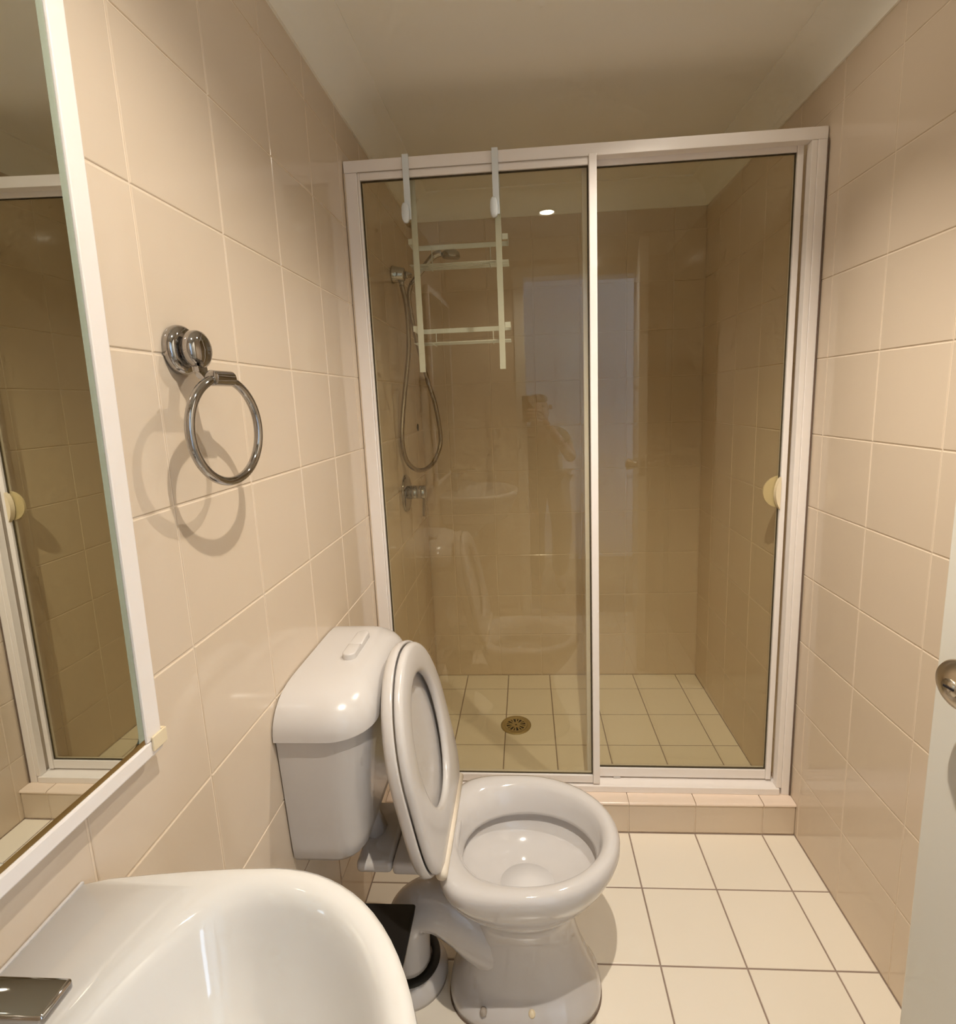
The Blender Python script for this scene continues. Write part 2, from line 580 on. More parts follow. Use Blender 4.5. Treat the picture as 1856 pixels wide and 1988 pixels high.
def half_disc(name, cx, z0, chord, sag, y0, y1, parent, material):
    n = 20
    h = chord / 2
    Rr = (h * h + sag * sag) / (2 * sag)
    a = math.asin(min(1, h / Rr)) if sag < h else math.pi / 2
    pts = []
    for k in range(n + 1):
        t = -a + 2 * a * k / n
        pts.append((cx - (Rr * math.cos(t) - (Rr - sag)), z0 + Rr * math.sin(t)))
    rings = [[(x, y, z) for x, z in pts] for y in (y0, y1)]
    return edge_smooth(loft(name, rings, material, parent), 40)


pl = half_disc('finger_pull', 1.1872, 1.043, 0.094, 0.0130, 0.022, 0.0379, scr, 'cream_plastic')
tag(pl, 'cream plastic finger pull on the room side')
pl = half_disc('finger_pull', 1.1872, 1.045, 0.092, 0.040, 0.0421, 0.0480, scr, 'cream_plastic')
tag(pl, 'cream plastic finger pull on the shower side')
box('roller_stop', 0.700, 0.722, 0.034, 0.046, 1.9556, 1.9620, 'black', scr, 0.001)
box('track_guide', 0.720, 0.742, 0.030, 0.050, 0.1272, 0.1338, 'plastic', scr)
box('silicone_bead', 0.0017, 0.0050, -0.0025, 0.0004, 0.1055, 1.9485, 'cream_bead', scr)
box('silicone_bead', 1.2450, 1.2485, -0.0045, -0.0021, 0.1060, 1.9485, 'silicone', scr)

# ------------------------------------------------------------------ hanging rack on the head rail
rk = empty('hanging_rack', (0.29, 1.405, 1.42))
tag(rk, 'white two-tier wire rack hooked over the shower screen rail', 'shower rack')
rk_inv = Vector((-0.29, -1.405, -1.42))


def rkbox(name, x0, x1, y0, y1, z0, z1, bev=0.0006):
    return mesh_obj(name, boxv(x0 - 0.29, x1 - 0.29, y0 - 1.405, y1 - 1.405, z0 - 1.42, z1 - 1.42), BOXF, 'rackwhite', rk, False, bev, 1)


for sxp, yf in ((0.172, 1.3298), (0.4095, 1.3272)):
    yb = 1.4055
    rkbox('hook_strap', sxp - 0.0085, sxp + 0.0085, yf - 0.0030, yf, 1.822, 1.9845)
    rkbox('hook_bridge', sxp - 0.0085, sxp + 0.0085, yf + 0.0002, yb - 0.0002, 1.9815, 1.9845)
    # long strap on the shower side
    rkbox('back_strap', sxp - 0.0085, sxp + 0.0085, yb, yb + 0.003, 1.424, 1.9845)
    # rounded pad at the lower end of the hook
    cxp = sxp - 0.006
    rings = []
    for yy, s in ((yf - 0.0034, 1.0), (yf - 0.011, 0.96), (yf - 0.0135, 0.8)):
        ring = []
        for k in range(24):
            t = 2 * math.pi * k / 24
            ring.append((cxp + s * 0.0105 * sgnpow(math.cos(t), 0.75) - 0.29, yy - 1.405, 1.838 + s * 0.026 * sgnpow(math.sin(t), 0.75) - 1.42))
        rings.append(ring)
    loft('hook_pad', rings, 'rackwhite', rk)
for zr, zw in ((1.790, 1.727), (1.549, 1.508)):
    x0, x1, y0, y1 = 0.1505, 0.4355, 1.4090, 1.482
    rkbox('rim_strip', x0, x1, y1 - 0.002, y1, zr - 0.007, zr + 0.007)
    rkbox('rim_strip', x0, x0 + 0.0165, y0, y0 + 0.002, zr - 0.008, zr + 0.008)
    rkbox('rim_strip', x1 - 0.0165, x1, y0, y0 + 0.002, zr - 0.008, zr + 0.008)
    rkbox('rim_strip', x0, x0 + 0.002, y0 + 0.0021, y1 - 0.0021, zr - 0.007, zr + 0.007)
    rkbox('rim_strip', x1 - 0.002, x1, y0 + 0.0021, y1 - 0.0021, zr - 0.007, zr + 0.007)
    for k in range(6):
        yy = y0 + 0.003 + (y1 - y0 - 0.005) * k / 5
        tube('base_wire', [Vector((x0, yy, zw)) + rk_inv, Vector((x1, yy, zw)) + rk_inv], 0.0014, 'rackwhite', rk, 6)
    for xx in (x0 + 0.055, x1 - 0.055):
        tube('cross_wire', [Vector((xx, y0 + 0.001, zw - 0.0036)) + rk_inv, Vector((xx, y1 - 0.001, zw - 0.0036)) + rk_inv, Vector((xx, y1 - 0.001, zr)) + rk_inv], 0.0014, 'rackwhite', rk, 6)

# ------------------------------------------------------------------ hand shower
hs = empty('hand_shower', (0, 1.82, 1.80))
tag(hs, 'chrome hand shower on wall bracket with looping metal hose', 'shower head')
hi = Vector((0, -1.82, -1.80))
lathe('wall_bracket', [(0.0001, 0.0002), (0.031, 0.0002), (0.031, 0.006), (0.0285, 0.012), (0.024, 0.042), (0.021, 0.047), (0.0001, 0.049)], 'chrome', hs, (0, 0, 0), (1, 0, -0.05))
lathe('swivel_holder', [(0.0001, 0.0), (0.012, 0.0), (0.013, 0.008), (0.009, 0.014), (0.009, 0.024), (0.0001, 0.025)], 'chrome', hs, (0.0465, 0.004, -0.002), (1, 0.5, 0.0))
lathe('outlet_nut', [(0.0001, 0.0), (0.0095, 0.0), (0.0095, 0.012), (0.0075, 0.018), (0.0001, 0.018)], 'chrome', hs, (0.033, 0, -0.022), (0.1, 0, -1))
hose = [(0.033, 1.82, 1.762), (0.045, 1.82, 1.696), (0.049, 1.815, 1.603), (0.044, 1.81, 1.51), (0.028, 1.785, 1.379), (0.018, 1.765, 1.285), (0.014, 1.75, 1.201), (0.018, 1.765, 1.136), (0.033, 1.81, 1.091), (0.058, 1.87, 1.072), (0.09, 1.93, 1.09), (0.114, 1.97, 1.144), (0.12, 1.98, 1.201), (0.109, 1.97, 1.317), (0.085, 1.95, 1.424), (0.064, 1.92, 1.538), (0.05, 1.89, 1.651), (0.047, 1.87, 1.723), (0.055, 1.86, 1.757), (0.066, 1.856, 1.778)]
tube('hose', [p + hi for p in smooth_path(hose, 5)], 0.0088, 'hose', hs, 10)
hp = [(0.062, 1.857, 1.772), (0.096, 1.853, 1.808), (0.137, 1.85, 1.850), (0.160, 1.849, 1.868), (0.182, 1.848, 1.873)]
hpath = [p + hi for p in smooth_path(hp, 5)]
tube('handle', hpath, [0.0095 + 0.004 * i / (len(hpath) - 1) for i in range(len(hpath))], 'chrome', hs, 14)
lathe('spray_head', [(0.0001, 0.016), (0.020, 0.016), (0.030, 0.008), (0.034, -0.004), (0.034, -0.010), (0.0001, -0.010)], 'chrome', hs, Vector((0.216, 1.848, 1.866)) + hi, (0.10, -0.10, 1))
lathe('spray_face', [(0.0001, -0.0102), (0.031, -0.0102), (0.030, -0.014), (0.0001, -0.015)], 'greyplastic', hs, Vector((0.216, 1.848, 1.866)) + hi, (0.10, -0.10, 1))

mx = empty('shower_mixer', (0, 1.82, 0.99))
tag(mx, 'chrome single lever shower mixer on round wall plate', 'tap')
lathe('wall_plate', [(0.0001, 0.0003), (0.073, 0.0003), (0.073, 0.003), (0.069, 0.007), (0.0001, 0.008)], 'chrome', mx, (0, 0, 0), (1, 0, 0), 40)
lathe('valve_body', [(0.0001, 0.008), (0.0265, 0.008), (0.026, 0.042), (0.025, 0.043), (0.026, 0.044), (0.026, 0.074), (0.022, 0.079), (0.0001, 0.080)], 'chrome', mx, (0, 0, 0.003), (1, 0, 0))
lv = [[(0.066 + d - dz * 0.06, s * w, -dz) for d, s in ((0, -1), (0.0085, -1), (0.0085, 1), (0, 1))] for dz, w in ((0.012, 0.012), (0.05, 0.011), (0.085, 0.010), (0.092, 0.008))]
loft('lever', lv, 'chrome', mx, smooth=False)

pg = lathe('wall_plug', [(0.0001, 0.0002), (0.016, 0.0002), (0.016, 0.0015), (0.0001, 0.002)], 'dark', None, (0, 2.1125, 1.2293), (1, 0, 0), 20)
tag(pg, 'small dark screw hole in the shower wall inside the hose loop', 'hole')

# floor drain
dr = empty('floor_drain', (DR[0], DR[1], 0))
tag(dr, 'round tarnished brass drain grate in the shower floor', 'drain')
lathe('rim', [(0.046, 0.0002), (DR[2], 0.0002), (DR[2], 0.0022), (0.056, 0.0035), (0.050, 0.0035), (0.046, 0.0028)], 'brass', dr, (0, 0, 0), (0, 0, 1), 48, hollow=True)
lathe('pit', [(0.0001, 0.0003), (0.046, 0.0003), (0.046, 0.0007), (0.0001, 0.0007)], 'dark', dr, (0, 0, 0), (0, 0, 1), 48)
gv, gf = [], []
NS = 96
rads = [0.004, 0.011, 0.017, 0.024, 0.039, 0.046]
for zt in (0.0032, 0.0012):
    for r in rads:
        for k in range(NS):
            a = 2 * math.pi * k / NS
            gv.append((r * math.cos(a), r * math.sin(a), zt))


def cell_open(q, k):
    ph = (k % 12)
    if q == 2:
        return ph in (1, 2, 3, 4)
    if q == 3:
        return ph in (1, 2, 3, 4) or ph in (8, 9)
    return False


nR = len(rads)
for q in range(nR - 1):
    for k in range(NS):
        if cell_open(q, k):
            continue
        j = (k + 1) % NS
        a, b, c, d = q * NS + k, q * NS + j, (q + 1) * NS + j, (q + 1) * NS + k
        gf.append((d, c, b, a))
        off = nR * NS
        for (e0, e1, nb) in (((d, a), None, (q, (k - 1) % NS)), ((b, c), None, (q, (k + 1) % NS)), ((a, b), None, (q - 1, k)), ((c, d), None, (q + 1, k))):
            i0, i1 = e0
            if nb[0] < 0 or nb[0] > nR - 2 or cell_open(*nb):
                gf.append((i0, i1, i1 + off, i0 + off))
me = bpy.data.meshes.new('grate')
me.from_pydata(gv, [], gf)
me.materials.append(M['brass'])
go = bpy.data.objects.new('grate', me)
C.objects.link(go)
go.parent = dr

# ------------------------------------------------------------------ toilet
YT0 = 0.850
tl = empty('toilet', (0.435, YT0, 0))
tag(tl, 'white toilet with raised seat and close wall cistern', 'toilet')


def T(v):
    return Vector((v[0] - 0.435, v[1] - YT0, v[2]))


def Tr(rings):
    return [[T(p) for p in r] for r in rings]


cyt = YT0 + 0.004
spec = [  # z, cx, af, ab, b, nf, nb
    (0.003, .435, .172, .172, .110, 2.5, 2.6), (0.016, .435, .172, .172, .110, 2.5, 2.6), (0.030, .435, .169, .168, .106, 2.5, 2.6),
    (0.042, .435, .163, .160, .094, 2.4, 2.5), (0.056, .435, .157, .150, .083, 2.4, 2.4), (0.08, .435, .147, .140, .078, 2.3, 2.3),
    (0.12, .435, .131, .128, .072, 2.2, 2.2), (0.16, .435, .119, .118, .070, 2.1, 2.1), (0.20, .435, .113, .115, .074, 2.0, 2.0),
    (0.228, .435, .116, .122, .082, 2.0, 2.0), (0.245, .435, .130, .135, .096, 2.0, 2.0), (0.262, .435, .146, .150, .110, 2.0, 2.2),
    (0.30, .435, .175, .160, .136, 2.0, 2.6), (0.335, .435, .197, .168, .157, 2.0, 3.0), (0.36, .435, .209, .172, .167, 2.0, 3.4),
    (0.378, .435, .2145, .174, .172, 2.0, 3.6), (0.392, .435, .2145, .174, .172, 2.0, 3.6), (0.402, .435, .209, .171, .167, 2.0, 3.6),
    (0.4065, .436, .200, .166, .158, 2.0, 3.4), (0.4065, .438, .190, .160, .148, 2.0, 3.0), (0.402, .441, .178, .156, .138, 2.0, 2.7),
    (0.393, .445, .168, .152, .130, 2.0, 2.4), (0.375, .449, .158, .149, .120, 2.0, 2.2), (0.350, .452, .150, .147, .111, 2.0, 2.1),
    (0.343, .452, .1475, .146, .109, 2.0, 2.1), (0.3405, .452, .150, .148, .112, 2.0, 2.1), (0.347, .452, .160, .157, .121, 2.0, 2.1),
    (0.349, .452, .166, .162, .126, 2.0, 2.1), (0.330, .452, .168, .162, .127, 2.0, 2.1), (0.310, .451, .155, .147, .117, 2.0, 2.0),
    (0.292, .449, .130, .122, .098, 2.0, 2.0), (0.280, .447, .100, .092, .076, 2.0, 2.0), (0.271, .445, .070, .064, .054, 2.0, 2.0),
    (0.255, .442, .046, .042, .037, 2.0, 2.0), (0.20, .436, .034, .032, .030, 2.0, 2.0)]
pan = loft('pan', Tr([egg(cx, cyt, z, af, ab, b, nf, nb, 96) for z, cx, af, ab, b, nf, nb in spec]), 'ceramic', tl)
wt = loft('water', Tr([egg(.4445, cyt, 0.2655, .064, .0585, .0498), egg(.4445, cyt, 0.2665, .064, .0585, .0498)]), 'water', pan)
loft('floor_seal', Tr([egg(.435, cyt, 0.0004, .174, .174, .112, 2.5, 2.6), egg(.435, cyt, 0.0029, .174, .174, .112, 2.5, 2.6)]), 'silicone', pan, smooth=False)
for bx_, m_ in ((0.346, 'greyplastic'), (0.450, 'cream_plastic')):
    lathe('bolt_cap', [(0.0001, -0.004), (0.0075, -0.004), (0.0075, 0.004), (0.005, 0.007), (0.0001, 0.0075)], m_, pan, T((bx_, cyt - 0.0925, 0.040)), (0, -0.75, 0.65), 16)
# trap
tp = [(0.47, cyt, 0.070), (0.40, cyt, 0.092), (0.335, cyt, 0.145), (0.29, cyt, 0.183), (0.245, cyt, 0.205), (0.205, cyt, 0.203), (0.178, cyt, 0.180), (0.168, cyt, 0.140), (0.166, cyt, 0.060)]
tpp = [T(p) for p in smooth_path(tp, 5)]
nn = len(tpp)
tr_ = [0.064 - 0.014 * min(1, max(0, i / nn - 0.25) / 0.4) for i in range(nn)]
tube('trap', tpp, tr_, 'ceramic', tl, 28)
lathe('rubber_seal', [(0.0505, 0.042), (0.069, 0.040), (0.0695, 0.048), (0.066, 0.052), (0.0505, 0.052)], 'rubber', tl, T((0.166, cyt + 0.012, 0)), (0, 0, 1), 40, hollow=True)
lathe('floor_collar', [(0.050, 0.0005), (0.085, 0.0005), (0.086, 0.012), (0.081, 0.026), (0.0715, 0.040), (0.069, 0.043), (0.050, 0.039)], 'plastic', tl, T((0.166, cyt + 0.012, 0)), (0, 0, 1), 48, hollow=True)
# shelf behind the bowl
mesh_obj('pan_shelf', [T(v) for v in boxv(0.168, 0.300, cyt - 0.088, cyt + 0.088, 0.366, 0.394)], BOXF, 'ceramic', tl, True, 0.010, 3)
mesh_obj('flush_pipe_cover', [T(v) for v in boxv(0.092, 0.1675, cyt - 0.086, cyt + 0.086, 0.368, 0.395)], BOXF, 'plastic', tl, True, 0.010, 3)
tube('flush_pipe', [T((0.115, cyt, 0.394)), T((0.085, cyt, 0.475))], 0.024, 'plastic', tl, 20)
mesh_obj('overflow_pipe', *loft_data([[T(p) for p in r] for r in tube_rings(smooth_path([(0.045, 1.000, 0.475), (0.055, 1.035, 0.445), (0.075, 1.045, 0.410), (0.095, 1.045, 0.385), (0.130, 1.025, 0.372), (0.150, 0.94, 0.380)], 5), 0.009, 10)]), 'plastic', tl, True)


def cist_ring(z, x0, x1, y0, y1, r, N=10):
    pts = [(x0, y0, z)]
    for k in range(N + 1):
        a = -math.pi / 2 + math.pi / 2 * k / N
        pts.append((x1 - r + r * math.cos(a), y0 + r + r * math.sin(a), z))
    for k in range(N + 1):
        a = math.pi / 2 * k / N
        pts.append((x1 - r + r * math.cos(a), y1 - r + r * math.sin(a), z))
    pts.append((x0, y1, z))
    return [T(p) for p in pts]


body = []
for z, ins, xf, rr in ((0.464, 0.020, 0.112, 0.04), (0.467, 0.010, 0.126, 0.045), (0.479, 0.003, 0.135, 0.05), (0.505, 0.0, 0.139, 0.055), (0.745, -0.016, 0.163, 0.07)):
    body.append(cist_ring(z, 0.003, xf, 0.692 + ins, 1.028 - ins, rr))
cis = loft('cistern_body', body, 'plastic', tl)
edge_smooth(cis, 50)
lid = []
for z, ins in ((0.7425, 0.004), (0.7425, 0.0), (0.755, 0.0005), (0.770, 0.004), (0.783, 0.011), (0.794, 0.020), (0.804, 0.033), (0.812, 0.050), (0.8165, 0.070), (0.8185, 0.095), (0.819, 0.120)):
    fx = 0.173 - ins * 0.62
    lid.append(cist_ring(z, 0.003, fx, 0.667 + ins, 1.053 - ins, max(0.078 - ins * 0.2, 0.03)))
lido = loft('cistern_lid', lid, 'plastic', tl)
edge_smooth(lido, 50)
# flush button, two halves
for y0, y1, zt in ((0.822, 0.872, 0.832), (0.873, 0.940, 0.831)):
    rings = []
    for z, s in ((0.8175, 1.0), (zt - 0.003, 1.0), (zt - 0.0008, 0.93), (zt, 0.78)):
        ring = []
        hw = 0.0145 * s
        d = 0.0145 * (1 - s)
        if y0 < 0.85:
            ring += [(0.093 + hw, y1 - d, z), (0.093 - hw, y1 - d, z)]
            for k in range(1, 12):
                a = math.pi + math.pi * k / 12
                ring.append((0.093 + hw * math.cos(a), y0 + 0.0145 + hw * math.sin(a), z))
        else:
            ring += [(0.093 - hw, y0 + d, z), (0.093 + hw, y0 + d, z)]
            for k in range(1, 12):
                a = math.pi * k / 12
                ring.append((0.093 + hw * math.cos(a), y1 - 0.0145 + hw * math.sin(a), z))
        rings.append([T(p) for p in ring])
    edge_smooth(loft('flush_button', rings, 'plastic', lido), 50)

# raised seat and cover
HX, HZ, SA = 0.2715, 0.418, math.radians(10.5)


def seat_pt(u, v, w):
    return T((HX - u * math.sin(SA) + w * math.cos(SA), cyt + v, HZ + u * math.cos(SA) + w * math.sin(SA)))


def seat_ring(cu, au, ab, b, w, nf=2.0, nb=2.3, N=72):
    return [seat_pt(p.x, p.y, w) for p in egg(cu, 0.0, 0.0, au, ab, b, nf, nb, N)]


S0 = 0.208
seat_prof = [(0, 0.004), (0.003, 0.0005), (0.010, 0.0), None]
rings = []
for da, w in ((0.003, 0.000), (0.0005, 0.003), (0.000, 0.010), (0.003, 0.015), (0.010, 0.018)):
    rings.append(seat_ring(S0, 0.205 - da, 0.214 - da, 0.176 - da, w, 2.0, 5.0))
for da, w in ((0.012, 0.0185), (0.004, 0.0165), (0.0, 0.012), (0.0, 0.006), (0.003, 0.002)):
    rings.append(seat_ring(0.216, 0.132 + da, 0.150 + da, 0.112 + da, w, 2.0, 2.1))
v, f = loft_data(rings, False, False)
n72 = 72
nr = len(rings)
for i in range(n72):
    j = (i + 1) % n72
    f.append(((nr - 1) * n72 + i, (nr - 1) * n72 + j, j, i))
seat = mesh_obj('seat', v, f, 'plastic', tl, True)
cov = []
for da, w in ((0.016, -0.008), (0.012, -0.007), (0.008, -0.003), (0.004, -0.0006), (0.001, -0.001), (0.0, -0.004), (0.0, -0.016), (0.006, -0.024), (0.025, -0.029), (0.07, -0.032)):
    cov.append(seat_ring(S0, 0.211 - da, 0.215 - da, 0.182 - da, w, 2.0, 5.0))
loft('seat_cover', cov, 'plastic', tl)
tube('hinge_bar', [T((0.283, 0.716, 0.4225)), T((0.283, 0.990, 0.4225))], 0.0115, 'yellowed', tl, 20)
for yh in (0.757, 0.948):
    mesh_obj('hinge_block', [T(v_) for v_ in boxv(0.262, 0.2714, yh - 0.018, yh + 0.018, 0.404, 0.432)], BOXF, 'plastic', tl, False, 0.002)

# ------------------------------------------------------------------ waste bin
bn = empty('waste_bin', (0.125, 0.66, 0))
tag(bn, 'small black lidded waste bin between the basin and toilet', 'bin')
bz = 0.275
x0, x1, y0, y1 = -0.045, 0.083, -0.16, 0.131


def rrect(x0, x1, y0, y1, z, r, N=4):
    pts = []
    for (cx_, cy_, a0) in ((x1 - r, y1 - r, 0), (x0 + r, y1 - r, 90), (x0 + r, y0 + r, 180), (x1 - r, y0 + r, 270)):
        for k in range(N + 1):
            a = math.radians(a0 + 90 * k / N)
            pts.append((cx_ + r * math.cos(a), cy_ + r * math.sin(a), z))
    return pts


edge_smooth(loft('bin_body', [rrect(x0 + .03, x1 - .062, y0 + .03, y1 - .03, 0.0005, 0.01), rrect(x0 + .003, x1 - .004, y0 + .003, y1 - .003, bz - 0.02, 0.008)], 'greyplastic', bn), 40)
edge_smooth(loft('bin_lid', [rrect(x0, x1 - 0.0035, y0, y1, bz - 0.0199, 0.006), rrect(x0, x1 - .0005, y0, y1, bz - 0.003, 0.006), rrect(x0 + .003, x1 - .003, y0 + .003, y1 - .003, bz, 0.006)], 'black', bn), 40)

# ------------------------------------------------------------------ wash basin
YS = 0.060
bs_ = empty('wash_basin', (0, YS, 0.70))
tag(bs_, 'white ceramic wall hung wash basin in the foreground', 'basin')


def Bp(x, y, z):
    return Vector((x, y, z - 0.70))


def basin_outline(z, ins, N=80):
    """outline of the basin, flat against the wall, rounded in front; t runs around, wall side first."""
    pts = []
    for k in range(N):
        t = 2 * math.pi * k / N
        c, s = math.cos(t), math.sin(t)
        if c >= 0:
            x = 0.195 + (0.200 - ins) * sgnpow(c, 2 / 2.05)
            y = (0.2485 - ins) * sgnpow(s, 2 / 2.05)
        else:
            x = max(0.195 + 0.55 * c, 0.0015 + min(ins, 0.002))
            yy = 0.2485 - ins - 0.020 * ((0.195 - x) / 0.195) ** 1.6
            if 0.195 + 0.55 * c <= 0.0015:
                c0 = -(0.195 - 0.0015) / 0.55
                s0 = math.sqrt(1 - c0 * c0)
                y = yy * max(-1, min(1, s / s0))
            else:
                y = math.copysign(yy, s)
        pts.append((x, y))
    return [Bp(x, y, z) for x, y in pts]


def bowl_ring(z, cx, af, ab, b, n=2.05, N=80):
    return [Bp(p.x, p.y, z) for p in egg(cx, 0, 0, af, ab, b, n, n * 1.2, N)]


ZB = 0.861
br = [basin_outline(0.70, 0.085), basin_outline(0.715, 0.06), basin_outline(0.76, 0.035), basin_outline(0.80, 0.020), basin_outline(0.835, 0.004), basin_outline(0.848, 0.0005), basin_outline(0.856, 0.002), basin_outline(0.8605, 0.008)]
for z_, d_ in ((0.8612, 0.014), (0.8600, 0.021), (0.8560, 0.027), (0.848, 0.033), (0.836, 0.039), (0.815, 0.049), (0.785, 0.068), (0.762, 0.098), (0.750, 0.130)):
    br.append(bowl_ring(z_, 0.195 + d_ * 0.25, 0.200 - d_ * 1.25, 0.122 - d_ * 0.75, 0.2485 - d_ * 1.15))
br += [bowl_ring(0.743, 0.222, 0.026, 0.026, 0.030, 2.0), bowl_ring(0.741, 0.222, 0.020, 0.020, 0.020, 2.0)]
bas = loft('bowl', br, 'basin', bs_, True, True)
box('sealant', 0.0012, 0.0045, -0.221, 0.221, 0.1590, 0.1625, 'ceramic', bs_, 0.001)
lathe('waste_ring', [(0.0001, 0.0), (0.020, 0.0), (0.0215, 0.0012), (0.018, 0.003), (0.0001, 0.002)], 'chrome', bs_, Bp(0.222, 0, 0.7412), (0, 0, 1), 24)
shr = [rrect(0.0015, 0.15, -0.085, 0.085, 0.60 - 0.70, 0.03), rrect(0.0015, 0.23, -0.12, 0.12, 0.699 - 0.70, 0.04)]
edge_smooth(loft('shroud', shr, 'basin', bs_), 50)

# basin tap
tp_ = empty('basin_tap', (0.060, 0.094, 0.8625))
tag(tp_, 'chrome basin mixer with flat lever, cut by the left frame edge', 'tap')
lathe('tap_body', [(0.0001, 0.0), (0.024, 0.0), (0.024, 0.004), (0.0215, 0.006), (0.0205, 0.085), (0.0001, 0.086)], 'chrome', tp_)
sp = [[(xx, s * 0.014, zz) for s, zz in ((-1, z0), (1, z0), (1, z1), (-1, z1))] for xx, z0, z1 in ((0.010, 0.035, 0.062), (0.06, 0.033, 0.055), (0.10, 0.028, 0.045), (0.112, 0.026, 0.040))]
loft('spout', sp, 'chrome', tp_, smooth=False)
lathe('cartridge_cap', [(0.0001, 0.0862), (0.0205, 0.0862), (0.020, 0.1065), (0.0001, 0.1078)], 'chrome', tp_)
lev = mesh_obj('lever', boxv(-0.022, 0.110, -0.0105, 0.0125, 0.1080, 0.1160), BOXF, 'chrome', tp_, True, 0.0022, 3)

# ------------------------------------------------------------------ mirror
MT = math.radians(0.45)
mi = empty('wall_mirror', (0.0, 0.10, 0.938))
mi.rotation_euler = (math.radians(-0.8), MT, 0)
tag(mi, 'white framed mirror over the basin with corroded lower edge', 'mirror')
my0, my1, mz1 = -0.30, 0.2935, 0.93
fw = 0.024


def mbox(name, y0, y1, z0, z1, x0, x1, material, bev=0.0):
    return mesh_obj(name, boxv(x0, x1, y0, y1, z0, z1), BOXF, material, mi, False, bev, 2)


mbox('back_board', my0 + 0.004, my1 - 0.004, 0.004, mz1 - 0.004, 0.0015, 0.008, 'greyplastic')
mbox('frame_rail', my0, my1, 0.0, 0.019, 0.008, 0.0205, 'alu', 0.002)
mbox('frame_rail', my0, my1, mz1 - fw, mz1, 0.008, 0.0205, 'alu', 0.002)
mbox('frame_stile', my1 - fw, my1, 0.0192, mz1 - fw - 0.0002, 0.008, 0.0205, 'alu', 0.002)
mbox('frame_stile', my0, my0 + fw, 0.0192, mz1 - fw - 0.0002, 0.008, 0.0205, 'alu', 0.002)
mbox('gold_edge', my0 + fw, my1 - fw, 0.0192, 0.0255, 0.010, 0.0175, 'gold')
mbox('glass_edge', my1 - fw - 0.0085, my1 - fw - 0.0002, 0.0257, mz1 - fw, 0.010, 0.0175, 'greenedge')
# mirror plate with a rounded lower corner
pts = []
ya, yb_, za, zb_ = my0 + fw, my1 - fw - 0.0086, 0.0257, mz1 - fw
rc = 0.012
pts += [(ya, za)]
for k in range(7):
    a = -math.pi / 2 + math.pi / 2 * k / 6
    pts.append((yb_ - rc + rc * math.cos(a), za + rc + rc * math.sin(a)))
pts += [(yb_, zb_), (ya, zb_)]
mesh_obj('mirror_plate', *loft_data([[(0.0105, y, z) for y, z in pts], [(0.0180, y, z) for y, z in pts]]), 'mirror', mi)
cl = mbox('corner_clip', my1 - 0.0185, my1 + 0.0045, 0.0065, 0.0245, 0.0207, 0.0235, 'cream_plastic', 0.0008)
tag(cl, 'cream plastic clip on the lower right corner')
mbox('clip_side', my1 + 0.0002, my1 + 0.0045, 0.0065, 0.0245, 0.004, 0.0206, 'cream_plastic')

# ------------------------------------------------------------------ towel ring
tw = empty('towel_ring', (0, 0.549, 1.418))
tag(tw, 'chrome towel ring hanging from a round suction mount', 'towel ring')
lathe('suction_base', [(0.0001, 0.0003), (0.0325, 0.0003), (0.0335, 0.005), (0.0325, 0.010), (0.029, 0.014), (0.024, 0.016), (0.0001, 0.0165)], 'chrome', tw, (0, 0, 0), (1, 0, 0), 48)
lathe('collar', [(0.0001, 0.0167), (0.018, 0.0167), (0.018, 0.0205), (0.0001, 0.0205)], 'chrome', tw, (0, 0, 0), (1, 0, 0), 32)
lathe('knob', [(0.0001, 0.0207), (0.0235, 0.0207), (0.0255, 0.023), (0.0255, 0.030), (0.024, 0.034), (0.018, 0.038), (0.009, 0.040), (0.0001, 0.0405)], 'chrome', tw, (0, 0, 0), (1, 0, 0), 48)
RC = Vector((0.059, 0.5445 - 0.549, 1.3075 - 1.418))
RR, RA = 0.0705, math.radians(-6)
ex = Vector((-math.sin(RA), math.cos(RA), 0))
ez = Vector((0, 0, 1))
arm = [[(xc - 0.0045, yc - wv, z), (xc + 0.0045, yc - wv, z), (xc + 0.0045, yc + wv, z), (xc - 0.0045, yc + wv, z)] for z, xc, yc, wv in ((-0.020, 0.0275, 0.0, 0.010), (-0.030, 0.029, -0.001, 0.010), (-0.040, 0.037, -0.003, 0.010), (-0.046, 0.052, -0.004, 0.010))]
loft('arm', arm, 'chrome', tw, smooth=False)
top = RC + ez * RR
bar = [top - ex * 0.020, top - ex * 0.0185, top + ex * 0.0185, top + ex * 0.020]
lob = loft('ring_sleeve', tube_rings(bar, [0.0085, 0.0105, 0.0105, 0.0085], 24), 'chrome', tw)
edge_smooth(lob, 40)
loop = [RC + ex * (RR * math.sin(2 * math.pi * k / 72)) + ez * (RR * math.cos(2 * math.pi * k / 72)) for k in range(72)]
rings = []
for k in range(72):
    a = 2 * math.pi * k / 72
    rad = ex * math.sin(a) + ez * math.cos(a)
    nrm = rad.cross(-ex * math.cos(a) + ez * math.sin(a)).normalized()
    rings.append([loop[k] + (rad * math.cos(2 * math.pi * i / 14) + nrm * math.sin(2 * math.pi * i / 14)) * 0.0062 for i in range(14)])
v, f = loft_data(rings + [rings[0]], False, False)
mesh_obj('ring', v, f, 'chrome', tw, True)

